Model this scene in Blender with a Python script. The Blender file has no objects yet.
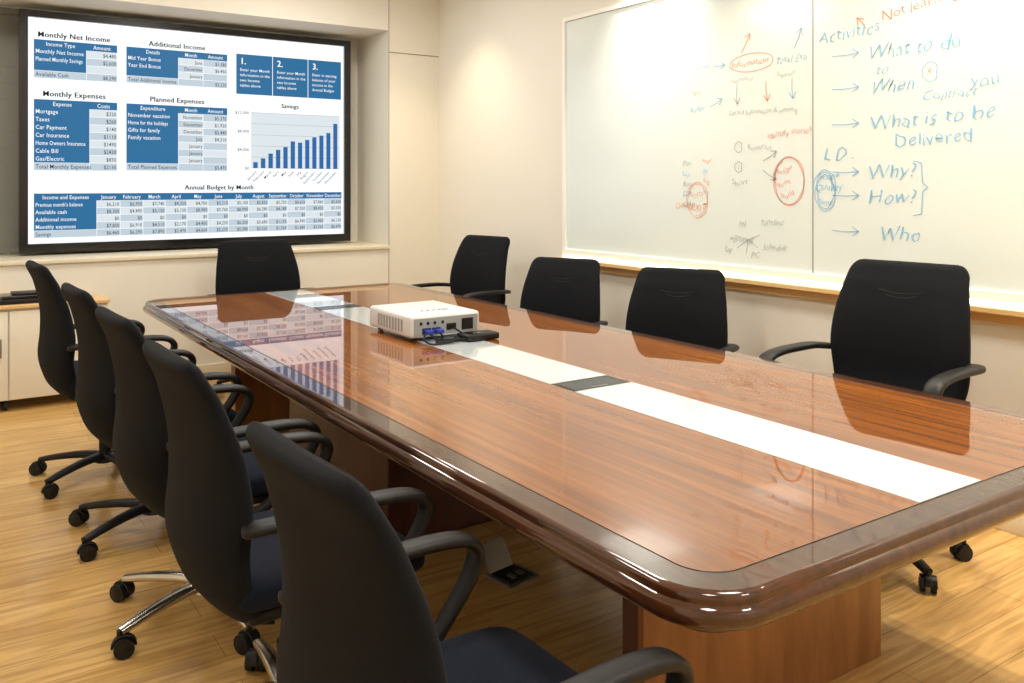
import bpy, bmesh, math, random
from mathutils import Vector, Matrix
random.seed(4)
scene = bpy.context.scene
try:
    scene.view_settings.view_transform = 'Standard'
except Exception:
    pass
COL = scene.collection

# ------------------------------------------------------------------ materials
def s2l(c):
    return tuple(((x/12.92) if x <= 0.04045 else ((x+0.055)/1.055)**2.4) for x in c)
def hexc(h):
    return s2l(tuple(int(h[i:i+2], 16)/255 for i in (0, 2, 4)))

def mat(name, color, rough=0.5, metal=0.0, spec=0.5, coat=0.0, coat_r=0.03, emit=None, estr=0.0,
        bump=0.0, bscale=200.0, var=0.0, vscale=3.0, sheen=0.0):
    m = bpy.data.materials.new(name); m.use_nodes = True
    nt = m.node_tree; b = nt.nodes['Principled BSDF']
    b.inputs['Base Color'].default_value = (*color, 1)
    b.inputs['Roughness'].default_value = rough
    b.inputs['Metallic'].default_value = metal
    b.inputs['Specular IOR Level'].default_value = spec
    b.inputs['Coat Weight'].default_value = coat
    b.inputs['Coat Roughness'].default_value = coat_r
    b.inputs['Sheen Weight'].default_value = sheen
    if emit:
        b.inputs['Emission Color'].default_value = (*emit, 1)
        b.inputs['Emission Strength'].default_value = estr
    tc = nt.nodes.new('ShaderNodeTexCoord')
    if bump > 0:
        n = nt.nodes.new('ShaderNodeTexNoise'); n.inputs['Scale'].default_value = bscale
        n.inputs['Detail'].default_value = 3
        nt.links.new(tc.outputs['Object'], n.inputs['Vector'])
        bp = nt.nodes.new('ShaderNodeBump'); bp.inputs['Strength'].default_value = bump
        bp.inputs['Distance'].default_value = 0.002
        nt.links.new(n.outputs['Fac'], bp.inputs['Height'])
        nt.links.new(bp.outputs['Normal'], b.inputs['Normal'])
    if var > 0:
        n = nt.nodes.new('ShaderNodeTexNoise'); n.inputs['Scale'].default_value = vscale
        n.inputs['Detail'].default_value = 4
        nt.links.new(tc.outputs['Object'], n.inputs['Vector'])
        r = nt.nodes.new('ShaderNodeValToRGB')
        r.color_ramp.elements[0].position = 0.3; r.color_ramp.elements[1].position = 0.7
        r.color_ramp.elements[0].color = (*[c*(1-var) for c in color], 1)
        r.color_ramp.elements[1].color = (*[min(1, c*(1+var)) for c in color], 1)
        nt.links.new(n.outputs['Fac'], r.inputs['Fac'])
        nt.links.new(r.outputs['Color'], b.inputs['Base Color'])
    return m

def wood(name, dark, light, scale, rough=0.3, coat=0.0, spec=0.5, fine=4.0, mid=None, coat_r=0.02, cior=1.5, p0=.36, p1=.64):
    """streaky wood grain; scale=(sx,sy,sz) noise stretch"""
    m = bpy.data.materials.new(name); m.use_nodes = True
    nt = m.node_tree; b = nt.nodes['Principled BSDF']
    b.inputs['Roughness'].default_value = rough
    b.inputs['Specular IOR Level'].default_value = spec
    b.inputs['Coat Weight'].default_value = coat
    b.inputs['Coat Roughness'].default_value = coat_r
    b.inputs['Coat IOR'].default_value = cior
    tc = nt.nodes.new('ShaderNodeTexCoord'); mp = nt.nodes.new('ShaderNodeMapping')
    mp.inputs['Scale'].default_value = scale
    nt.links.new(tc.outputs['Object'], mp.inputs['Vector'])
    n1 = nt.nodes.new('ShaderNodeTexNoise'); n1.inputs['Scale'].default_value = 1.0
    n1.inputs['Detail'].default_value = 8; n1.inputs['Roughness'].default_value = 0.65
    n1.inputs['Distortion'].default_value = 0.6
    n2 = nt.nodes.new('ShaderNodeTexNoise'); n2.inputs['Scale'].default_value = fine
    n2.inputs['Detail'].default_value = 4
    nt.links.new(mp.outputs['Vector'], n1.inputs['Vector']); nt.links.new(mp.outputs['Vector'], n2.inputs['Vector'])
    mx = nt.nodes.new('ShaderNodeMath'); mx.operation = 'MULTIPLY_ADD'
    mx.inputs[1].default_value = 0.35
    nt.links.new(n2.outputs['Fac'], mx.inputs[0])
    m2 = nt.nodes.new('ShaderNodeMath'); m2.operation = 'MULTIPLY'; m2.inputs[1].default_value = 0.65
    nt.links.new(n1.outputs['Fac'], m2.inputs[0]); nt.links.new(m2.outputs[0], mx.inputs[2])
    r = nt.nodes.new('ShaderNodeValToRGB')
    r.color_ramp.elements[0].position = p0; r.color_ramp.elements[1].position = p1
    r.color_ramp.elements[0].color = (*dark, 1); r.color_ramp.elements[1].color = (*light, 1)
    if mid:
        e = r.color_ramp.elements.new(0.5); e.color = (*mid, 1)
    nt.links.new(mx.outputs[0], r.inputs['Fac']); nt.links.new(r.outputs['Color'], b.inputs['Base Color'])
    return m

def floor_mat():
    m = bpy.data.materials.new('oak_floor'); m.use_nodes = True
    nt = m.node_tree; b = nt.nodes['Principled BSDF']; L = nt.links.new
    b.inputs['Roughness'].default_value = 0.22
    tc = nt.nodes.new('ShaderNodeTexCoord')
    br = nt.nodes.new('ShaderNodeTexBrick')
    br.inputs['Scale'].default_value = 1.0; br.inputs['Brick Width'].default_value = 1.2
    br.inputs['Row Height'].default_value = 0.15; br.inputs['Mortar Size'].default_value = 0.0012
    br.inputs['Color1'].default_value = (*hexc('DFB877'), 1); br.inputs['Color2'].default_value = (*hexc('D2A868'), 1)
    br.inputs['Mortar'].default_value = (*hexc('94703F'), 1); br.inputs['Bias'].default_value = 0
    br.offset = 0.37
    L(tc.outputs['Object'], br.inputs['Vector'])
    mp = nt.nodes.new('ShaderNodeMapping'); mp.inputs['Scale'].default_value = (1.6, 20, 1)
    L(tc.outputs['Object'], mp.inputs['Vector'])
    n = nt.nodes.new('ShaderNodeTexNoise'); n.inputs['Scale'].default_value = 1.0; n.inputs['Detail'].default_value = 8
    n.inputs['Distortion'].default_value = 1.6
    L(mp.outputs['Vector'], n.inputs['Vector'])
    r = nt.nodes.new('ShaderNodeValToRGB'); r.color_ramp.elements[0].position = 0.36; r.color_ramp.elements[1].position = 0.60
    r.color_ramp.elements[0].color = (0.64, 0.56, 0.45, 1); r.color_ramp.elements[1].color = (1.05, 1.03, 1.0, 1)
    L(n.outputs['Fac'], r.inputs['Fac'])
    mx = nt.nodes.new('ShaderNodeMix'); mx.data_type = 'RGBA'; mx.blend_type = 'MULTIPLY'; mx.inputs[0].default_value = 0.75
    L(br.outputs['Color'], mx.inputs[6]); L(r.outputs['Color'], mx.inputs[7])
    L(mx.outputs[2], b.inputs['Base Color'])
    return m

M_cream = mat('cream_paint', hexc('E9E5DA'), 0.6, bump=0.1, bscale=300)
M_cream2 = mat('cream_laminate', hexc('E8E3D5'), 0.35)
M_ceil = mat('ceiling_paint', hexc('EEEEEA'), 0.8, bump=0.1)
M_trim = mat('trim_paint', hexc('E4DAC2'), 0.35)
M_seam = mat('panel_seam', hexc('8C7F66'), 0.6)
M_blind = mat('grey_blind_fabric', hexc('7E7F79'), 0.8, bump=0.3, bscale=400)
M_floor = floor_mat()
M_top = wood('walnut_veneer_gloss', hexc('643611'), hexc('A86828'), (15, 0.45, 15), rough=0.5, coat=1.0, spec=0.05, mid=hexc('854C19'), coat_r=0.006, cior=1.68, p0=.32, p1=.68)
M_rim = wood('walnut_rim_gloss', hexc('32190A'), hexc('532C13'), (10, 1.0, 10), rough=0.4, coat=1.0, spec=.1, coat_r=0.02, cior=1.6)
M_groove = mat('table_groove', hexc('140A05'), 0.4)
M_ped = wood('mahogany_panel', hexc('764821'), hexc('A87444'), (5, 5, 0.8), rough=0.35, coat=0.3)
M_peddark = wood('dark_mahogany', hexc('351510'), hexc('52241A'), (5, 5, 0.8), rough=0.4, coat=0.2)
M_glass = mat('frosted_white_glass', hexc('E0EBF2'), 0.12, coat=1.0, coat_r=0.02)
M_blackp = mat('black_plastic', (0.007, 0.007, 0.008), 0.45, spec=.35)
M_blackg = mat('black_gloss', (0.006, 0.006, 0.007), 0.2)
M_fabric = mat('charcoal_fabric', (0.007, 0.008, 0.0105), 0.95, bump=0.6, bscale=700, var=0.3, vscale=500, sheen=0.03, spec=0.15)
M_fabseat = mat('navy_fabric', (0.007, 0.010, 0.020), 0.95, bump=0.6, bscale=700, sheen=0.03, spec=0.15)
M_stitch = mat('stitch_thread', (0.015, 0.015, 0.015), 0.9)
M_chrome = mat('brushed_aluminium', hexc('C9C6BE'), 0.22, metal=1.0)
M_alu = mat('white_frame', hexc('F6F5F0'), 0.3)
M_board = mat('whiteboard_surface', hexc('E0EAE8'), 0.22, coat=0.6, coat_r=0.10)
M_ledge = mat('ledge_laminate', hexc('E0BC85'), 0.4)
M_ledgeglow = mat('added_ledge_glow', (.9, .9, .9), 0.5, emit=(1.0, .93, .78), estr=4.0)  # emissive material for a strip added to give the ledge its glow
M_pblue = mat('marker_blue', hexc('7DBCE2'), 0.6)
M_pblack = mat('marker_black', hexc('A0AAAB'), 0.6)
M_pred = mat('marker_red', hexc('E58A70'), 0.6)
M_porange = mat('marker_orange', hexc('ECA07C'), 0.6)
M_proj = mat('projector_white_plastic', hexc('DDDFE0'), 0.35)
M_projg = mat('projector_grey_panel', hexc('9EA1A2'), 0.4)
M_vga = mat('vga_blue', hexc('2A3AA8'), 0.4)
M_lens = mat('lens_glass', (0.01, 0.01, 0.02), 0.05)
M_metal = mat('grey_metal', hexc('8D8A84'), 0.35, metal=0.7)
def em(name, h, s=1.0):
    c = hexc(h)
    m = mat(name, (0.0, 0.0, 0.0), 0.4, emit=c, estr=s, spec=0.2); return m
M_swhite = em('screen_white', 'F6F9FC', 1.15)
M_sblue = em('screen_blue', '286E9E')
M_scell = em('screen_cell', 'C2D1DC')
M_scell2 = em('screen_cell_light', 'DEE7EC')
M_sdark = em('screen_text_dark', '0C141C')
M_swt = em('screen_text_white', 'F4F8FC', 1.1)
M_sbar = em('screen_bar', '2668A8')
M_sgrid = em('screen_grid', 'B9C2C8')
M_lamp = mat('lamp_diffuser', (0.9, 0.9, 0.9), 0.5, emit=(1.0, 0.95, 0.88), estr=4)

# ------------------------------------------------------------------ mesh helpers
def obj_from_bm(name, bm, mats, parent=None, smooth=True, angle=40, loc=None, flat_up=False):
    bmesh.ops.recalc_face_normals(bm, faces=bm.faces)
    me = bpy.data.meshes.new(name); bm.to_mesh(me); bm.free()
    for m in mats: me.materials.append(m)
    o = bpy.data.objects.new(name, me); COL.objects.link(o)
    if smooth:
        for p in me.polygons: p.use_smooth = True
        b2 = bmesh.new(); b2.from_mesh(me)
        for e in b2.edges:
            if len(e.link_faces) == 2 and e.calc_face_angle(0) > math.radians(angle): e.smooth = False
            if flat_up and any(f.normal.z > .9995 for f in e.link_faces): e.smooth = False
        if flat_up:
            for f in b2.faces:
                if f.normal.z > .9995: f.smooth = False
        b2.to_mesh(me); b2.free()
    if parent: o.parent = parent
    if loc: o.location = loc
    return o

def box(bm, x0, x1, y0, y1, z0, z1, mi=0, bev=0.0, M=None):
    r = bmesh.ops.create_cube(bm, size=1.0)
    vs = r['verts']
    for v in vs:
        v.co = Vector(((x0+x1)/2+v.co.x*(x1-x0), (y0+y1)/2+v.co.y*(y1-y0), (z0+z1)/2+v.co.z*(z1-z0)))
    fs = set(f for v in vs for f in v.link_faces)
    for f in fs: f.material_index = mi
    if bev > 0:
        es = list(set(e for v in vs for e in v.link_edges))
        g = bmesh.ops.bevel(bm, geom=es, offset=bev, segments=3, affect='EDGES', profile=0.5)
        vs = list(set(v for f in g['faces'] for v in f.verts) | set(v for v in vs if v.is_valid))
        for f in g['faces']: f.material_index = mi
    if M is not None:
        for v in vs:
            if v.is_valid: v.co = M @ v.co
    return vs

def cyl(bm, p0, p1, r0, r1=None, seg=20, mi=0):
    if r1 is None: r1 = r0
    p0 = Vector(p0); p1 = Vector(p1); d = p1-p0
    q = d.to_track_quat('Z', 'Y').to_matrix().to_4x4()
    M = Matrix.Translation((p0+p1)/2) @ q
    r = bmesh.ops.create_cone(bm, cap_ends=True, segments=seg, radius1=r0, radius2=r1, depth=d.length, matrix=M)
    for f in set(f for v in r['verts'] for f in v.link_faces): f.material_index = mi

def loft(bm, rings, mi=0, cap=True, closed=True):
    vr = [[bm.verts.new(p) for p in ring] for ring in rings]
    n = len(rings[0])
    for a, b in zip(vr, vr[1:]):
        for i in range(n if closed else n-1):
            j = (i+1) % n
            f = bm.faces.new((a[i], a[j], b[j], b[i])); f.material_index = mi
    if cap:
        for r_ in (vr[0], vr[-1]):
            f = bm.faces.new(r_); f.material_index = mi
    return vr

def box_obj(name, b, m, parent=None, bev=0.0):
    bm = bmesh.new(); box(bm, *b, bev=bev)
    return obj_from_bm(name, bm, [m], parent, smooth=bev > 0)

def empty(name, loc=(0, 0, 0), rot=0.0):
    e = bpy.data.objects.new(name, None); e.empty_display_size = 0.1
    e.location = loc; e.rotation_euler = (0, 0, rot); COL.objects.link(e); return e

def recentre(e, loc):
    e.location = loc
    for c in e.children: c.location = -Vector(loc)

def interp(tab, t):
    if t <= tab[0][0]: return tab[0][1]
    for i in range(len(tab)-1):
        a, b = tab[i], tab[i+1]
        if t <= b[0]:
            k = (t-a[0])/(b[0]-a[0])
            p0 = tab[i-1][1] if i > 0 else a[1]; p3 = tab[i+2][1] if i+2 < len(tab) else b[1]
            m1 = (b[1]-p0)/2; m2 = (p3-a[1])/2
            return (2*k**3-3*k*k+1)*a[1]+(k**3-2*k*k+k)*m1+(-2*k**3+3*k*k)*b[1]+(k**3-k*k)*m2
    return tab[-1][1]

def sgnp(v, p): return math.copysign(abs(v)**p, v)

def sweep(bm, pts, wy, tz, seg=12, mi=0, side=None):
    pts = [Vector(p) for p in pts]
    rings = []
    n = len(pts)
    for i, p in enumerate(pts):
        t = (pts[min(i+1, n-1)]-pts[max(i-1, 0)]).normalized()
        s = side if side else Vector((0, 0, 1)).cross(t).normalized()
        s = (s - t*s.dot(t)).normalized()
        u = t.cross(s).normalized()
        a_ = wy[i] if isinstance(wy, list) else wy
        b_ = tz[i] if isinstance(tz, list) else tz
        rings.append([p + s*a_*sgnp(math.cos(2*math.pi*k/seg), 0.7) + u*b_*sgnp(math.sin(2*math.pi*k/seg), 0.7) for k in range(seg)])
    loft(bm, rings, mi)

def smooth_path(ctrl, n=8):
    out = []
    c = [Vector(p) for p in ctrl]
    for i in range(len(c)-1):
        p0 = c[max(i-1, 0)]; p1 = c[i]; p2 = c[i+1]; p3 = c[min(i+2, len(c)-1)]
        for k in range(n):
            t = k/n
            out.append(0.5*((2*p1)+(-p0+p2)*t+(2*p0-5*p1+4*p2-p3)*t*t+(-p0+3*p1-3*p2+p3)*t**3))
    out.append(c[-1]); return out

# text harvesting -------------------------------------------------
def texts_to_bm(bm, items, wob=0.0):
    objs = []
    for s, size, al, M, mi, xs, sh in items:
        cu = bpy.data.curves.new('t', 'FONT'); cu.body = s; cu.size = size; cu.align_x = al
        cu.resolution_u = 2; cu.shear = sh; cu.fill_mode = 'FRONT'
        if wob: cu.offset = -size*0.014
        else: cu.offset = size*0.004
        if not wob: cu.space_character = 1.05
        o = bpy.data.objects.new('t', cu); COL.objects.link(o); objs.append((o, M, mi, xs))
    bpy.context.view_layer.update()
    dg = bpy.context.evaluated_depsgraph_get()
    for o, M, mi, xs in objs:
        ev = o.evaluated_get(dg); me = ev.to_mesh()
        ph = random.random()*6
        vs = []
        for v in me.vertices:
            x, y = v.co.x*xs, v.co.y
            if wob:
                x += wob*math.sin(y*75+ph)+wob*0.6*math.sin(x*41+ph*2); y += wob*1.3*math.sin(x*58+ph)+wob*math.sin(x*120)
            vs.append(bm.verts.new(M @ Vector((x, y, 0))))
        for p in me.polygons:
            try:
                f = bm.faces.new([vs[i] for i in p.vertices]); f.material_index = mi
            except ValueError: pass
        ev.to_mesh_clear()
    for o, *_ in objs:
        cu = o.data; bpy.data.objects.remove(o); bpy.data.curves.remove(cu)

# ------------------------------------------------------------------ SCREEN
SX0, SX1, SZ0, SZ1, SY = 0.59, 3.04, 1.02, 2.675, 7.20
scr = empty('wall_display_screen', (0, 0, 0))
bm = bmesh.new()
box(bm, SX0-.055, SX0, SY-.03, SY+.05, SZ0-.065, SZ1+.05, 0)
box(bm, SX1, SX1+.055, SY-.03, SY+.05, SZ0-.065, SZ1+.05, 0)
box(bm, SX0, SX1, SY-.03, SY+.05, SZ1, SZ1+.05, 0)
box(bm, SX0, SX1, SY-.03, SY+.05, SZ0-.065, SZ0, 0)
box(bm, SX0+.01, SX1-.01, SY+.005, SY+.06, SZ0+.01, SZ1-.01, 0)
box(bm, 1.4, 2.2, SY+.05, 7.38, 1.5, 2.1, 0)
obj_from_bm('bezel', bm, [M_blackg], scr, smooth=False)
W = SX1-SX0; H = SZ1-SZ0
def q(bm, u0, v0, u1, v1, mi, lay=1):
    y = SY-0.0012*lay
    c = [(SX0+u0*W, y, SZ1-v0*H), (SX0+u1*W, y, SZ1-v0*H), (SX0+u1*W, y, SZ1-v1*H), (SX0+u0*W, y, SZ1-v1*H)]
    f = bm.faces.new([bm.verts.new(p) for p in c]); f.material_index = mi
bm = bmesh.new()
q(bm, 0, 0, 1, 1, 0, 0)
T = []
def tx(s, u, v, size, al='LEFT', mi=4, xs=1.0, rot=0):
    R = Matrix(((1, 0, 0, 0), (0, 0, -1, 0), (0, 1, 0, 0), (0, 0, 0, 1)))
    M = Matrix.Translation((SX0+u*W, SY-0.006, SZ1-v*H)) @ R @ Matrix.Rotation(rot, 4, 'Z')
    T.append((s, size, al, M, mi, xs, 0.0))
    if size > .05:   # bold title: second strike
        T.append((s, size, al, Matrix.Translation((.0028, -.0003, 0)) @ M, mi, xs, 0.0))
def table(u0, v0, u1, v1, rows, cols, hdr, labels, vals, bluecols=1, total=None):
    n = rows
    rh = (v1-v0)/n
    q(bm, u0, v0, u1, v0+rh, 1, 1)
    for i in range(1, n):
        last = total and i == n-1
        for j in range(len(cols)-1):
            if last: mi = 2
            elif j < bluecols: mi = 1
            else: mi = 2 if (i+j) % 2 else 3
            a = u0+(u1-u0)*cols[j]; b = u0+(u1-u0)*cols[j+1]
            q(bm, a+(.0006 if j >= bluecols else 0), v0+rh*i+(.0012 if j >= bluecols or last else 0), b-.0006, v0+rh*(i+1)-(.0008 if j >= bluecols else 0), mi, 1)
    ts = rh*H*0.76
    for j, h_ in enumerate(hdr):
        c = u0+(u1-u0)*(cols[j]+cols[j+1])/2
        tx(h_, c, v0+rh*.78, ts, 'CENTER', 5, 0.82)
    for i, l in enumerate(labels):
        tx(l, u0+.004, v0+rh*(i+1.78), ts, 'LEFT', 5 , 0.84 if len(l) < 20 else .70)
    if total: tx(total, u0+.004, v0+rh*(n-.22), ts, 'LEFT', 4, 0.82)
    for i in range(1, n):
        for j in range(1, len(cols)-1):
            if j < bluecols: continue
            b = u0+(u1-u0)*cols[j+1]-.003
            s = vals(i, j)
            if s: tx(s, b, v0+rh*(i+.78), ts*.92, 'RIGHT', 4, 0.82)
mon = lambda: '$%d,%03d' % (random.randint(1, 8), random.randint(10, 99)*10)
tx('Monthly Net Income', .125, .083, .055, 'CENTER')
table(.016, .095, .245, .265, 5, [0, .62, 1], ['Income Type', 'Amount'], ['Monthly Net Income', 'Planned Monthly Savings', ''], lambda i, j: mon() if i in (1, 2, 4) else '', total='Available Cash')
tx('Monthly Expenses', .125, .345, .055, 'CENTER')
table(.016, .36, .245, .675, 9, [0, .66, 1], ['Expense', 'Costs'], ['Mortgage', 'Taxes', 'Car Payment', 'Car Insurance', 'Home Owners Insurance', 'Cable Bill', 'Gas/Electric', 'Monthly Prescription'][:7], lambda i, j: '$%d' % (random.randint(9, 250)*10), total='Total Monthly Expenses')
tx('Additional Income', .425, .083, .055, 'CENTER')
table(.272, .095, .585, .262, 5, [0, .50, .75, 1], ['Details', 'Month', 'Amount'], ['Mid Year Bonus', 'Year End Bonus', ''], lambda i, j: (['June', 'December', 'January', ''][i-1] if j == 1 else (mon() if i != 3 else '')), total='Total Additional Income')
tx('Planned Expenses', .425, .345, .055, 'CENTER')
table(.272, .36, .585, .672, 9, [0, .50, .75, 1], ['Expenditure', 'Month', 'Amount'], ['November vacation', 'Home for the holidays', 'Gifts for family', 'Family vacation'], lambda i, j: ((['November', 'December', 'December', 'July'] + ['January']*4)[i-1] if j == 1 and i < 8 else (mon() if i in (1, 2, 3, 4, 8) and j == 2 else '')), total='Total Planned Expenses')
q(bm, .615, .085, .990, .285, 1, 1)
for k in range(3):
    a = .615+k*.127
    if k: q(bm, a-.004, .085, a-.002, .285, 0, 2)
    tx(str(k+1)+'.', a+.012, .135, .075, 'LEFT', 5, .9)
    for r_, s in enumerate(['Enter your Month', 'information in the', 'two Income', 'tables above'] if k < 2 else ['Enter in starting', 'balance of your', 'income in the', 'Annual Budget']):
        tx(s, a+.012, .170+r_*.026, .034, 'LEFT', 5, .95)
tx('Savings', .80, .345, .051, 'CENTER')
q(bm, .665, .375, .985, .655, 3, 1)
for k in range(6): q(bm, .665, .375+k*.056-.0012, .985, .375+k*.056+.0012, 7, 2)
for k in range(4): tx(['$12,000', '$8,000', '$4,000', '$0'][k], .658, .385+k*.0925, .034, 'RIGHT')
mths = ['January', 'February', 'March', 'April', 'May', 'June', 'July', 'August', 'September', 'October', 'November', 'December']
hs = [.03, .05, .075, .095, .11, .14, .135, .15, .165, .175, .19, .24]
for k in range(12):
    a = .672+k*.0262
    q(bm, a, .655-hs[k], a+.0155, .655, 6, 3)
    tx(mths[k], a+.012, .675, .032, 'RIGHT', 4, 1, math.radians(45))
tx('Annual Budget by Month', .56, .762, .052, 'CENTER')
cols = [0, .175]+[.175+.825*k/12 for k in range(1, 13)]
table(.016, .778, .992, .975, 6, cols, ['Income and Expenses']+mths, ["Previous month's balance", 'Available cash', 'Additional income', 'Monthly expenses'], lambda i, j: mon() if i != 3 else '$0', total='Savings')
texts_to_bm(bm, T)
me = bpy.data.meshes.new('screen_image'); bm.to_mesh(me); bm.free()
for m in [M_swhite, M_sblue, M_scell, M_scell2, M_sdark, M_swt, M_sbar, M_sgrid]: me.materials.append(m)
o = bpy.data.objects.new('screen_image', me); COL.objects.link(o); o.parent = scr
recentre(scr, (1.8, 7.2, 1.85))

# ------------------------------------------------------------------ WHITEBOARD
WX = 3.75
WB = WX-.002
wb = empty('whiteboard', (0, 0, 0))
bm = bmesh.new()
BY0, BY1, BZ0, BZ1 = 0.72, 4.86, 1.0, 2.60
box(bm, WB-.02, WB, BY0, 2.80, BZ0, BZ1, 0)
box(bm, WB-.02, WB, 2.806, BY1, BZ0, BZ1, 0)
fr = .028
box(bm, WB-.035, WB, BY0-fr, BY1+fr, BZ1, BZ1+fr, 1)
box(bm, WB-.035, WB, BY0-fr, BY1+fr, BZ0-fr-.01, BZ0, 1)
box(bm, WB-.035, WB, BY1, BY1+fr, BZ0, BZ1, 1)
box(bm, WB-.035, WB, BY0-fr, BY0, BZ0, BZ1, 1)
box(bm, WB-.0215, WB-.001, 2.799, 2.807, BZ0, BZ1, 2)
obj_from_bm('board_panel', bm, [M_board, M_alu, M_projg], wb, smooth=False)
bm = bmesh.new()
TB = []
RB = Matrix(((0, 0, -1, 0), (-1, 0, 0, 0), (0, 1, 0, 0), (0, 0, 0, 1)))
def wt(s, Y, z, size, mi, sh=0.25, rot=0.03, xs=1.0):
    TB.append((s, size*.68, 'LEFT', Matrix.Translation((WB-.0225, Y, z)) @ RB @ Matrix.Rotation(rot+random.uniform(-.03, .04), 4, 'Z'), mi, xs*random.uniform(.96, 1.12), sh+random.uniform(-.15, .15)))
def ribbon(pts, mi, w=0.002):
    x = WB-.0225
    for (a, b) in zip(pts, pts[1:]):
        d = Vector((b[0]-a[0], b[1]-a[1]));
        if d.length < 1e-6: continue
        n = Vector((-d.y, d.x)).normalized()*w
        vs = [bm.verts.new((x, a[0]+n.x, a[1]+n.y)), bm.verts.new((x, b[0]+n.x, b[1]+n.y)), bm.verts.new((x, b[0]-n.x, b[1]-n.y)), bm.verts.new((x, a[0]-n.x, a[1]-n.y))]
        f = bm.faces.new(vs); f.material_index = mi
def arrow(Y, z, L, mi, dz=0.0):
    e = Vector((Y-L, z+dz)); s = Vector((Y, z)); d = (e-s).normalized(); n = Vector((-d.y, d.x))
    ribbon([tuple(s), tuple((s+e)/2+n*.004), tuple(e)], mi)
    h1 = e-d*.035+n*.022; h2 = e-d*.035-n*.022
    ribbon([tuple(h1), tuple(e), tuple(h2)], mi)
def ring(Y, z, ry, rz, mi, turns=1.0, sp=0.0, w=.0018):
    n = int(28*turns)
    ribbon([(Y+(ry-sp*i/n)*math.cos(2*math.pi*i/28)+.004*math.sin(i), z+(rz-sp*i/n)*math.sin(2*math.pi*i/28)) for i in range(n+1)], mi, w)
# 0 blue 1 black 2 red 3 orange
wt('Activities', 2.775, 2.16, .130, 0)
for s, Y, z in [('What to do', 2.50, 2.05), ('When', 2.49, 1.885), ('What is to be', 2.48, 1.71), ('Why?', 2.49, 1.475), ('How?', 2.49, 1.36), ('Who', 2.44, 1.185)]:
    wt(s, Y, z, .138, 0); arrow(2.69, z+.04, .15, 0)
wt('Delivered', 2.36, 1.625, .125, 0)
wt('you', 2.0, 1.87, .12, 0); wt('to', 2.45, 1.97, .10, 0); wt('Contract', 2.22, 1.83, .09, 0)
ring(2.18, 1.96, .035, .045, 0); wt('R', 2.195, 1.945, .05, 2)
wt('L D .', 2.745, 1.57, .13, 0)
ring(2.73, 1.42, .07, .11, 0, 2.5, .03); wt('Quality', 2.79, 1.42, .075, 0); wt('time', 2.77, 1.35, .07, 0); wt('scope', 2.77, 1.48, .07, 0)
ribbon([(2.26, 1.56), (2.22, 1.55), (2.215, 1.46), (2.19, 1.44), (2.215, 1.42), (2.22, 1.32), (2.26, 1.31)], 0)
wt('Scope', 2.36, 2.36, .11, 2); wt('Not learning more', 2.42, 2.22, .10, 2, rot=.12); arrow(2.50, 2.2, -.05, 2, .06)
wt('from market', 2.20, 2.46, .10, 2)
wt('Information', 3.34, 2.10, .072, 2, rot=.06); wt('Total Exp', 3.04, 2.09, .08, 0)
wt('Information', 3.35, 2.02, .048, 1); wt('Expenses', 3.03, 2.02, .048, 1)
ring(3.20, 2.12, .15, .05, 2)
arrow(3.27, 2.18, .06, 2, .10); arrow(2.92, 2.16, .05, 0, .10)
wt('Scrum', 3.62, 2.12, .07, 0); arrow(3.47, 2.13, .08, 0)
wt('Input', 3.66, 1.98, .06, 1); wt('Budget', 3.66, 1.88, .06, 0); arrow(3.50, 1.90, .09, 0, .04)
wt('DP and Information & meeting', 3.36, 1.84, .056, 1, rot=.0); arrow(3.3, 2.01, .0, 1, -.11); arrow(3.1, 2.01, .01, 2, -.11); arrow(2.93, 2.01, .005, 0, -.11)
wt('identify stories', 3.09, 1.70, .066, 2, rot=.10)
wt('Resources', 3.23, 1.64, .06, 1); ring(3.29, 1.66, .025, .03, 1); wt('1', 3.295, 1.65, .04, 1)
ring(3.29, 1.55, .025, .03, 1); wt('2', 3.295, 1.54, .04, 1); wt('Short', 3.34, 1.45, .065, 1)
arrow(3.12, 1.58, .09, 1, .05); arrow(3.12, 1.53, .09, 1, -.05)
ring(2.95, 1.47, .10, .13, 2, 2.2, .01); wt('design', 3.03, 1.50, .06, 2, rot=.3); wt('sprint', 3.03, 1.44, .06, 2, rot=.2); wt('build', 3.0, 1.38, .06, 2, rot=.2)
for k, s in enumerate(['Plan', 'List', 'Run', 'DB', 'QA']): wt(s, 3.72, 1.56-.06*k, .062, 0 if k % 2 else 1)
for k, s in enumerate(['scan', 'file', 'log', 'ver']): wt(s, 3.56, 1.58-.06*k, .055, 0 if k % 2 else 2)
ring(3.6, 1.36, .09, .11, 3, 1.8, .02); wt('EXIT', 3.66, 1.30, .085, 3); wt('tests', 3.66, 1.38, .075, 3); wt('Design', 3.78, 1.31, .08, 3)
wt('PN', 3.29, 1.22, .065, 1); wt('Timeline', 3.14, 1.23, .07, 1); wt('Planning', 3.36, 1.13, .07, 1); wt('DP', 3.39, 1.07, .065, 1); wt('PC', 3.2, 1.05, .065, 1); wt('Schedule', 3.12, 1.10, .065, 1)
for a in [(.12, .02), (.10, -.05), (0.02, -.08), (-.1, .03), (-.08, -.04)]:
    ribbon([(3.22, 1.15), (3.22+a[0]*.8, 1.15+a[1])], 1, .0015)
texts_to_bm(bm, TB, wob=.0038)
obj_from_bm('handwriting', bm, [M_pblue, M_pblack, M_pred, M_porange], wb, smooth=False)
bm = bmesh.new()
box(bm, WB-.09, WB, 0.5, 4.93, .915, .94, 0, .004)
box(bm, WB-.03, WB, 0.5, 4.90, .87, .915, 0)
box(bm, WB-.038, WB-.003, 0.6, 4.88, .941, .958, 1)  # added glowing strip, brightens the ledge and lower board edge
obj_from_bm('pen_ledge', bm, [M_ledge, M_ledgeglow], wb, smooth=False)
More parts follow.
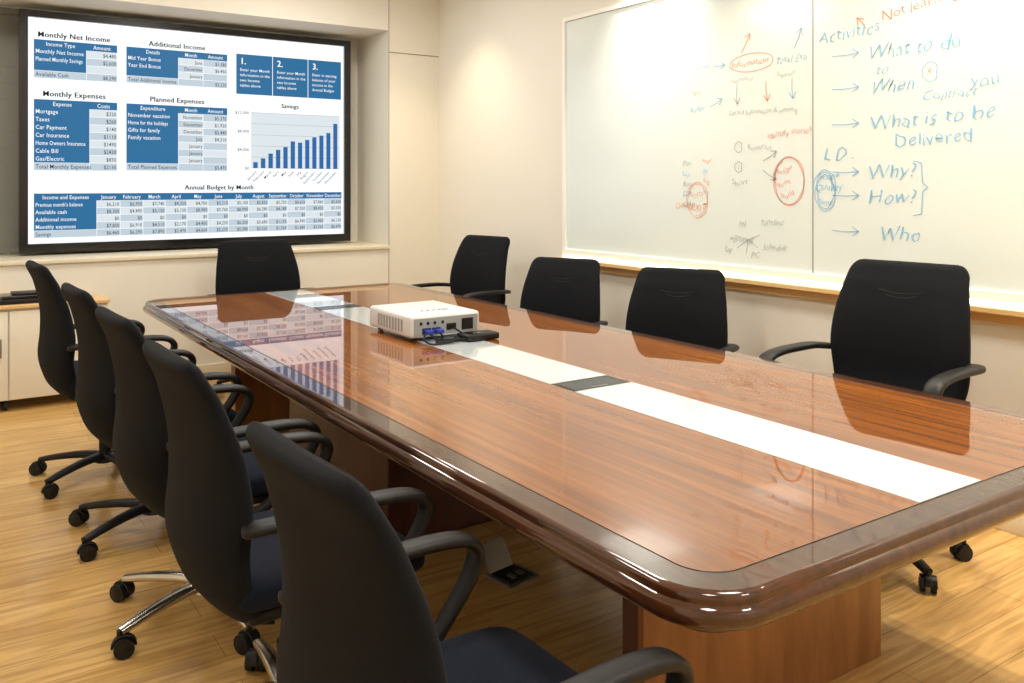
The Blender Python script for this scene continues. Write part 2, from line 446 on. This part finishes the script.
recentre(wb, (WX-.03, 2.8, 1.8))

# ------------------------------------------------------------------ ROOM
X0, Y0, FY, NY, CZ = -1.3, -1.9, 6.75, 7.40, 3.2
box_obj('floor', (X0-.1, WX+.1, Y0-.1, NY+.1, -.1, 0), M_floor)
box_obj('ceiling', (X0-.1, WX+.1, Y0-.1, NY+.1, CZ, CZ+.1), M_ceil)
box_obj('wall_right', (WX, WX+.1, Y0-.1, NY+.1, 0, CZ), M_cream)
box_obj('wall_left', (X0-.1, X0, Y0-.1, NY+.1, 0, CZ), M_cream)
box_obj('wall_back', (X0, WX, Y0-.1, Y0, 0, CZ), M_cream)
box_obj('wall_far', (X0, WX, NY, NY+.1, 0, CZ), M_cream)
box_obj('wall_far_lower', (X0, 3.26, FY, NY, 0, .905), M_cream)
box_obj('trim_1', (X0, 3.26, FY-.02, NY, .905, .935), M_trim, bev=.004)
box_obj('wall_far_soffit', (X0, 3.26, FY, NY, 2.775, CZ), M_cream)
bm = bmesh.new()
box(bm, 3.26, WX, FY, NY, 0, CZ, 0)
box(bm, 3.265, WX, FY-.004, FY, 2.585, 2.592, 1)
box(bm, 3.262, 3.266, FY-.003, FY, .08, CZ, 1)
obj_from_bm('wall_far_column', bm, [M_cream2, M_seam], smooth=False)
box_obj('baseboard_right', (WX-.015, WX, Y0, FY, 0, .09), M_trim, bev=.003)
box_obj('baseboard_far', (X0, WX-.015, FY-.015, FY, 0, .09), M_trim, bev=.003)
box_obj('baseboard_left', (X0, X0+.015, Y0, FY-.015, 0, .09), M_trim, bev=.003)
bm = bmesh.new()
box(bm, X0+.1, 1.4, NY-.03, NY-.02, .95, 2.74, 0)
cyl(bm, (X0+.1, NY-.035, 2.73), (1.4, NY-.035, 2.73), .025)
for k in range(14):
    box(bm, X0+.1, 1.4, NY-.033, NY-.03, 1.0+k*.12, 1.004+k*.12, 0)
obj_from_bm('window_blind', bm, [M_blind], smooth=False)

# ------------------------------------------------------------------ TABLE
tbl = empty('conference_table', (0, 0, 0))
TX0, TX1, TY0, TY1 = 1.055, 2.815, 0.99, 5.66
def rrect(ins, z, r=.15, n=10):
    a, b, c, d = TX0+ins, TX1-ins, TY0+ins, TY1-ins
    rr = max(r-ins*.75, .04)
    pts = []
    for cx, cy, a0 in ((b-rr, d-rr, 0), (a+rr, d-rr, 90), (a+rr, c+rr, 180), (b-rr, c+rr, 270)):
        for k in range(n+1):
            t = math.radians(a0+90*k/n); pts.append(Vector((cx+rr*math.cos(t), cy+rr*math.sin(t), z)))
    return pts
bm = bmesh.new()
prof = [(.16, .63), (.105, .63), (.10, .634), (.095, .662), (.05, .672), (.018, .682), (.006, .690), (.0, .702), (.0, .714), (.005, .724), (.012, .729), (.012, .736), (.013, .743), (.018, .748), (.026, .750), (.086, .750)]
loft(bm, [rrect(i, z) for i, z in prof], 0, cap=False)
loft(bm, [rrect(.086, .750), rrect(.087, .7488), rrect(.090, .7488), rrect(.091, .750)], 1, cap=False)
vs = [bm.verts.new(p) for p in rrect(.091, .750)]; f = bm.faces.new(vs); f.material_index = 2
vs = [bm.verts.new(p) for p in rrect(.16, .63)]; f = bm.faces.new(vs); f.material_index = 0
bmesh.ops.remove_doubles(bm, verts=bm.verts, dist=1e-5)
top = obj_from_bm('table_top', bm, [M_rim, M_groove, M_top], tbl, angle=50, flat_up=True)
bm = bmesh.new()
for a, b in ((1.083, 2.31), (2.45, 4.60), (4.74, 5.567)):
    box(bm, 1.81, 2.065, a, b, .7485, .7515, 0, .0008)
obj_from_bm('glass_inlay', bm, [M_glass], tbl, smooth=False)
bm = bmesh.new()
for a, b in ((2.31, 2.45), (4.60, 4.74)):
    box(bm, 1.812, 2.063, a, b, .746, .7508, 0, .001)
    box(bm, 1.825, 2.05, a+.012, b-.012, .7508, .7512, 1)
    box(bm, 1.90, 1.975, a+.02, a+.03, .7512, .7516, 2)
    box(bm, 1.812, 2.063, a, a+.006, .7508, .7516, 2); box(bm, 1.812, 2.063, b-.006, b, .7508, .7516, 2)
obj_from_bm('cable_box', bm, [M_blackp, M_blackg, M_metal], tbl, smooth=False)
bm = bmesh.new()
box(bm, 1.45, 2.43, 1.58, 1.60, 0, .63, 0)
box(bm, 1.452, 2.428, 1.60, 1.66, 0, .63, 1)
box(bm, 1.52, 2.35, 3.15, 4.3, 0, .63, 1, .004)
box(bm, 1.45, 2.43, 5.0, 5.08, 0, .63, 0)
box(bm, 1.915, 1.955, 1.66, 3.15, .28, .63, 1)
box(bm, 1.915, 1.955, 4.3, 5.0, .28, .63, 1)
obj_from_bm('pedestal', bm, [M_ped, M_peddark], tbl, smooth=False)
recentre(tbl, (1.935, 3.33, 0))

# ------------------------------------------------------------------ PROJECTOR
prj = empty('video_projector', (1.945, 3.65, .7530))
bm = bmesh.new()
box(bm, -.18, .18, -.22, .22, .012, .10, 0, .014)
box(bm, -.165, .165, -.222, -.21, .02, .088, 1)
for k in range(9): box(bm, -.182, -.178, -.14+k*.03, -.125+k*.03, .03, .08, 1)
for k in range(9): box(bm, .178, .182, -.14+k*.03, -.125+k*.03, .03, .08, 1)
for (a, b) in ((-.14, -.17), (.14, -.17), (-.14, .17), (.14, .17)): cyl(bm, (a, b, 0), (a, b, .014), .014, mi=2)
for x in (-.12, -.07):
    box(bm, x, x+.035, -.232, -.22, .03, .045, 3)
    box(bm, x-.004, x+.039, -.224, -.219, .026, .049, 2)
for x in (-.13, -.095, -.06, -.02): cyl(bm, (x, -.224, .068), (x, -.219, .068), .007, mi=2, seg=12)
box(bm, .0, .05, -.224, -.219, .035, .06, 2); box(bm, .08, .14, -.224, -.219, .03, .075, 2)
cyl(bm, (-.08, .20, .06), (-.08, .235, .06), .038, mi=2); cyl(bm, (-.08, .235, .06), (-.08, .236, .06), .030, mi=4)
for k in range(4): cyl(bm, (-.06+k*.03, -.1, .10), (-.06+k*.03, -.1, .103), .008, mi=1, seg=12)
cyl(bm, (.06, -.1, .10), (.06, -.1, .102), .018, mi=1)
for v in bm.verts: v.co.z *= 1.14
obj_from_bm('projector_body', bm, [M_proj, M_projg, M_blackp, M_vga, M_lens], prj, angle=35)
bm = bmesh.new()
for pts in ([(-.10, -.232, .040), (-.10, -.27, .03), (-.06, -.30, .006), (.02, -.29, .006), (.06, -.26, .02), (.11, -.27, .006)],
            [(-.05, -.232, .040), (-.05, -.28, .02), (-.10, -.31, .006), (-.02, -.33, .006), (.05, -.31, .006), (.02, -.26, .012)],
            [(.02, -.224, .045), (.02, -.26, .05), (.05, -.29, .02), (.0, -.28, .006), (-.05, -.26, .006), (-.09, -.29, .014)],
            [(-.12, -.25, .037), (-.15, -.29, .02), (-.14, -.34, .006), (-.06, -.35, .006), (.0, -.33, .012), (.06, -.34, .006)]):
    p = smooth_path(pts, 8)
    p = [Vector((v.x, v.y, max(v.z, .005))) for v in p]
    sweep(bm, p, .0045, .0045, 8, 0, side=Vector((.3, .2, .93)))
box(bm, -.118, -.082, -.262, -.232, .034, .050, 1, .003); box(bm, -.068, -.032, -.262, -.232, .034, .050, 1, .003)
obj_from_bm('cables', bm, [M_blackp, M_vga], prj)
bm = bmesh.new()
box(bm, .03, .20, -.36, -.26, 0.0, .030, 0, .008)
box(bm, .06, .12, -.345, -.275, .030, .032, 1)
obj_from_bm('power_adapter', bm, [M_blackp, M_blackg], prj)

# ------------------------------------------------------------------ CHAIR PARTS
def superring(w, th, n=40, cup=0.0):
    pts = []
    for k in range(n):
        a = 2*math.pi*k/n
        y = w*sgnp(math.cos(a), .5); x = th*sgnp(math.sin(a), .8)
        pts.append((y, x, cup*(y/.26)**2))
    return pts
def endf(d, r):
    if d >= r: return 1.0
    return math.sqrt(max(0.0, 1-((r-d)/r)**2))
bm = bmesh.new()
zx = [(.36, -.10), (.40, -.165), (.47, -.215), (.58, -.245), (.70, -.24), (.82, -.245), (.95, -.275), (1.045, -.315)]
zw = [(.36, .17), (.44, .215), (.56, .250), (.70, .262), (.85, .252), (1.0, .228), (1.045, .220)]
zt = [(.36, .03), (.45, .045), (.60, .046), (.80, .038), (1.045, .03)]
rings = []
N = 50
for i in range(N+1):
    t = .5-.5*math.cos(math.pi*i/N)
    t = .75*t+.25*(i/N)
    z = .36+t*(1.045-.36)
    f = max(.02, min(endf(1.045-z, .028), endf(z-.36, .04)))
    g = min(endf(1.045-z, .045), endf(z-.36, .10))
    w = interp(zw, z)-.04*(1-g); th = interp(zt, z)*f
    x = interp(zx, z)
    rings.append([Vector((x+b+c*(.35+.65*min(1, max(0, (1.0-z)/.3))), a, z)) for a, b, c in superring(w, th, cup=.045)])
loft(bm, rings, 0)
ME_back = obj_from_bm('back', bm, [M_fabric], angle=70)
bm = bmesh.new()
for z0, hw in ((.93, .085), (.912, .06)):
    pts = []
    for k in range(15):
        y = -hw+2*hw*k/14; z = z0-.012*(1-(y/hw)**2)
        pts.append((interp(zx, z)+interp(zt, z)+.045*(y/.26)**2*.5+.0005, y, z))
    sweep(bm, pts, .002, .0015, 6, 0, side=Vector((0, 0, 1)))
ME_st = obj_from_bm('stitching', bm, [M_stitch])
bm = bmesh.new()
rings = []
for i in range(31):
    t = .5-.5*math.cos(math.pi*i/30); x = -.21+.51*t
    f = max(.03, min(endf(x+.21, .04), endf(.30-x, .05)))
    w = .245-.04*(1-min(endf(x+.21, .06), endf(.30-x, .08)))
    zc = .468-.02*max(0, (x-.12)/.18)**2+.01*max(0, (-x)/.2)
    rings.append([Vector((x, a, zc+b*(1.0)+(.015*(a/.25)**2 if b > 0 else 0))) for a, b, c in superring(w, .046*f)])
loft(bm, rings, 0)
box(bm, -.17, .22, -.2, .2, .40, .432, 1, .01)
box(bm, -.12, .12, -.08, .08, .355, .405, 1, .01)
ME_seat = obj_from_bm('seat', bm, [M_fabseat, M_blackp], angle=60)
def arm(sgn):
    bm = bmesh.new()
    y = .305*sgn
    path = smooth_path([(-.215, y*.9, .665), (-.12, y, .675), (.0, y, .680), (.13, y, .680), (.215, y, .668), (.248, y, .635), (.232, y, .585), (.165, y, .50), (.09, y*.97, .43), (.045, y*.86, .405), (.02, y*.5, .405)], 6)
    n = len(path); wy = []; tz = []
    for i in range(n):
        t = i/(n-1)
        wy.append(.030 if t < .42 else (.030-.010*min(1, (t-.42)/.3)))
        tz.append(.014)
    wy[0] = .018; tz[0] = .008
    sweep(bm, path, wy, tz, 14, 0, side=Vector((0, 1, 0)))
    return obj_from_bm('armrest', bm, [M_blackp], angle=60)
ME_al, ME_ar = arm(1), arm(-1)
bm = bmesh.new()
cyl(bm, (0, 0, .09), (0, 0, .24), .028); cyl(bm, (0, 0, .24), (0, 0, .42), .016, mi=1)
cyl(bm, (.05, .08, .38), (.05, .26, .38), .006)
ME_col = obj_from_bm('gas_column', bm, [M_blackp, M_chrome])
def base(m, name):
    bm = bmesh.new()
    cyl(bm, (0, 0, .075), (0, 0, .125), .05, .035, 24)
    for k in range(5):
        a = 2*math.pi*k/5; d = Vector((math.cos(a), math.sin(a), 0))
        pts = smooth_path([d*.02+Vector((0, 0, .105)), d*.12+Vector((0, 0, .105)), d*.24+Vector((0, 0, .092)), d*.335+Vector((0, 0, .075))], 4)
        nn = len(pts)
        sweep(bm, pts, [.030-.012*i/(nn-1) for i in range(nn)], [.018-.006*i/(nn-1) for i in range(nn)], 12, 0)
    return obj_from_bm(name, bm, [m], angle=50)
ME_base1 = base(M_blackp, 'star_base'); ME_base2 = base(M_chrome, 'star_base_aluminium')
bm = bmesh.new()
for k in range(5):
    a = 2*math.pi*k/5; c = Vector((math.cos(a), math.sin(a), 0))*.335
    ph = a+1.0+k*.9; ax = Vector((math.cos(ph), math.sin(ph), 0)); fw = Vector((-ax.y, ax.x, 0))
    cc = c+fw*.012
    for s in (-1, 1):
        cyl(bm, cc+ax*s*.008+Vector((0, 0, .030)), cc+ax*s*.028+Vector((0, 0, .030)), .030, seg=24)
        cyl(bm, cc+ax*s*.028+Vector((0, 0, .030)), cc+ax*s*.031+Vector((0, 0, .030)), .022, .014, seg=24)
    cyl(bm, c+Vector((0, 0, .03)), c+Vector((0, 0, .08)), .009, seg=12)
    hp = [cc+fw*.034*math.cos(t)+Vector((0, 0, .030+.034*math.sin(t))) for t in [math.radians(d_) for d_ in range(0, 181, 18)]]
    sweep(bm, hp, .012, .004, 8, 0, side=ax)
ME_cast = obj_from_bm('casters', bm, [M_blackp], angle=40)
protos = [ME_back, ME_st, ME_seat, ME_al, ME_ar, ME_col, ME_base1, ME_base2, ME_cast]
data = {k: o.data for k, o in zip(['back', 'stitching', 'seat', 'arm_left', 'arm_right', 'gas_column', 'star_base', 'star_base2', 'casters'], protos)}
for o in protos: bpy.data.objects.remove(o)

def chair(x, y, ang, dz=0.0, chrome=False, brot=0.0, ws=1.0):
    e = empty('office_chair', (x, y, 0), math.radians(ang))
    def ch(key, nm, z=0.0, r=0.0, s=None):
        o = bpy.data.objects.new(nm, data[key]); COL.objects.link(o); o.parent = e
        o.location = (0, 0, z); o.rotation_euler = (0, 0, r)
        if s: o.scale = s
    for k in ('back', 'stitching', 'seat', 'arm_left', 'arm_right'): ch(k, k, dz, s=(1, ws, 1))
    ch('gas_column', 'gas_column', dz)
    b = math.radians(brot-ang)
    ch('star_base2' if chrome else 'star_base', 'star_base', 0, b); ch('casters', 'casters', 0, b)
    return e
# left side (face +X)
chair(.79, 1.35, 3, -.010, True, 38)
chair(.79, 2.25, 2, 0, True, 85)
chair(.79, 3.02, 3, 0, True, 204)
chair(.785, 3.87, 3, 0, False, 210)
chair(.725, 4.72, 3, .035, False, 215)
# right side (face -X)
chair(3.08, 2.035, 187, .085, False, 246, ws=1.09)
chair(3.10, 3.23, 208, -.045, False, 10, ws=1.06)
chair(3.10, 4.25, 208, -.06, False, 30, ws=1.05)
chair(3.12, 5.35, 192, .03, False, 0, ws=1.08)
# far end (face -Y)
chair(1.98, 6.04, 270, 0, False, 15, ws=1.18)

# ------------------------------------------------------------------ FLOOR BOX
fb = empty('floor_power_outlet', (1.79, 2.66, 0), math.radians(10))
bm = bmesh.new()
box(bm, -.075, .075, -.075, .075, 0, .008, 0, .002)
box(bm, -.055, .055, -.055, .055, .008, .012, 1)
box(bm, -.06, .06, -.004, .004, 0, .11, 0, .002, M=Matrix.Translation((0, .06, .008)) @ Matrix.Rotation(math.radians(-35), 4, 'X'))
for x in (-.03, .012): box(bm, x, x+.02, -.03, .0, .012, .018, 0)
obj_from_bm('outlet_plate', bm, [M_metal, M_blackp], fb, smooth=False)

# ------------------------------------------------------------------ CREDENZA
cr = empty('credenza', (0, 0, 0))
bm = bmesh.new()
cx0, cx1, cy0, cy1 = -.75, 1.0, 6.38, 6.72
box(bm, cx0, cx1, cy0+.02, cy1, .07, .655, 0)
for k in range(3):
    w = (cx1-cx0)/3
    box(bm, cx0+k*w+.004, cx0+(k+1)*w-.004, cy0, cy0+.02, .075, .64, 0, .003)
    box(bm, cx0+(k+1)*w-.05, cx0+(k+1)*w-.04, cy0-.02, cy0, .35, .47, 2, .002)
box(bm, cx0-.01, cx1+.01, cy0-.01, cy1, .655, .68, 1, .004)
for x in (cx0+.06, cx0+.6, cx1-.6, cx1-.06):
    for y in (cy0+.06, cy1-.06):
        cyl(bm, (x-.012, y, .032), (x+.012, y, .032), .032, mi=3); cyl(bm, (x, y, .03), (x, y, .075), .01, mi=3)
obj_from_bm('cabinet_body', bm, [M_cream2, M_ledge, M_metal, M_blackp], cr)
recentre(cr, (.12, 6.55, 0))
dv = empty('laptop_stack', (.62, 6.52, .682))
bm = bmesh.new()
box(bm, -.27, .27, -.11, .11, 0, .03, 0, .006)
box(bm, -.24, .20, -.10, .10, .03, .052, 1, .005)
box(bm, -.18, .10, -.08, .08, .052, .066, 0, .004)
obj_from_bm('laptops', bm, [M_blackp, M_blackg], dv)

# ------------------------------------------------------------------ LIGHTS
WARM = (1.0, .95, .865)
def area(name, loc, sx, sy, e, c=WARM, rot=(0, 0, 0)):
    l = bpy.data.lights.new(name, 'AREA'); l.shape = 'RECTANGLE'; l.size = sx; l.size_y = sy; l.energy = e; l.color = c
    o = bpy.data.objects.new(name, l); o.location = loc; o.rotation_euler = rot; COL.objects.link(o); return o
for (x, y) in ((.3, 0.2), (2.0, 1.0), (.3, 3.2), (2.0, 3.4), (.3, 5.7), (2.3, 5.6), (2.0, -1.0)):
    bm = bmesh.new(); box(bm, x-.32, x+.32, y-.32, y+.32, CZ-.02, CZ, 0); box(bm, x-.29, x+.29, y-.29, y+.29, CZ-.024, CZ-.02, 1)
    obj_from_bm('ceiling_light_panel', bm, [M_alu, M_lamp], smooth=False)
    area('ceiling_lamp', (x, y, CZ-.03), .58, .58, 24)
def spot(name, loc, tgt, e, size=75, blend=.8, c=(1, .92, .78), r=.04):
    l = bpy.data.lights.new(name, 'SPOT'); l.energy = e; l.spot_size = math.radians(size); l.spot_blend = blend; l.color = c
    l.shadow_soft_size = r
    o = bpy.data.objects.new(name, l); o.location = loc
    o.rotation_euler = (Vector(tgt)-Vector(loc)).to_track_quat('-Z', 'Y').to_euler(); COL.objects.link(o)
for y in (3.95, 1.95, .2):
    bm = bmesh.new(); cyl(bm, (3.48, y, CZ-.10), (3.48, y, CZ), .05, .05, 24); cyl(bm, (3.48, y, CZ-.102), (3.48, y, CZ-.10), .042, .042, 24, 1)
    obj_from_bm('wall_washer_spotlight', bm, [M_alu, M_lamp])
    spot('washer_beam', (3.48, y, CZ-.11), (3.74, y-.0, 1.6), 150, size=90, blend=1.0)
for (x, y, e) in ((3.25, 6.0, 65), (3.3, 2.9, 80), (3.3, 1.0, 150)):
    bm = bmesh.new(); cyl(bm, (x, y, CZ-.03), (x, y, CZ), .06, .06, 24); cyl(bm, (x, y, CZ-.032), (x, y, CZ-.03), .05, .05, 24, 1)
    obj_from_bm('downlight', bm, [M_alu, M_lamp])
    spot('downlight_beam', (x, y, CZ-.04), (x, y, 0), e, 95, c=(1, .82, .56))

w = bpy.data.worlds.new('World'); scene.world = w; w.use_nodes = True
w.node_tree.nodes['Background'].inputs[0].default_value = (.6, .6, .6, 1); w.node_tree.nodes['Background'].inputs[1].default_value = .3

# ------------------------------------------------------------------ CAMERA
cd = bpy.data.cameras.new('camera'); cam = bpy.data.objects.new('camera', cd); COL.objects.link(cam)
cam.location = (0, 0, 1.45); cam.rotation_euler = (math.radians(90), 0, math.radians(-33.9))
cd.sensor_width = 36; cd.lens = 866/1024*36; cd.shift_y = -156.5/1024; cd.clip_start = .05
scene.camera = cam
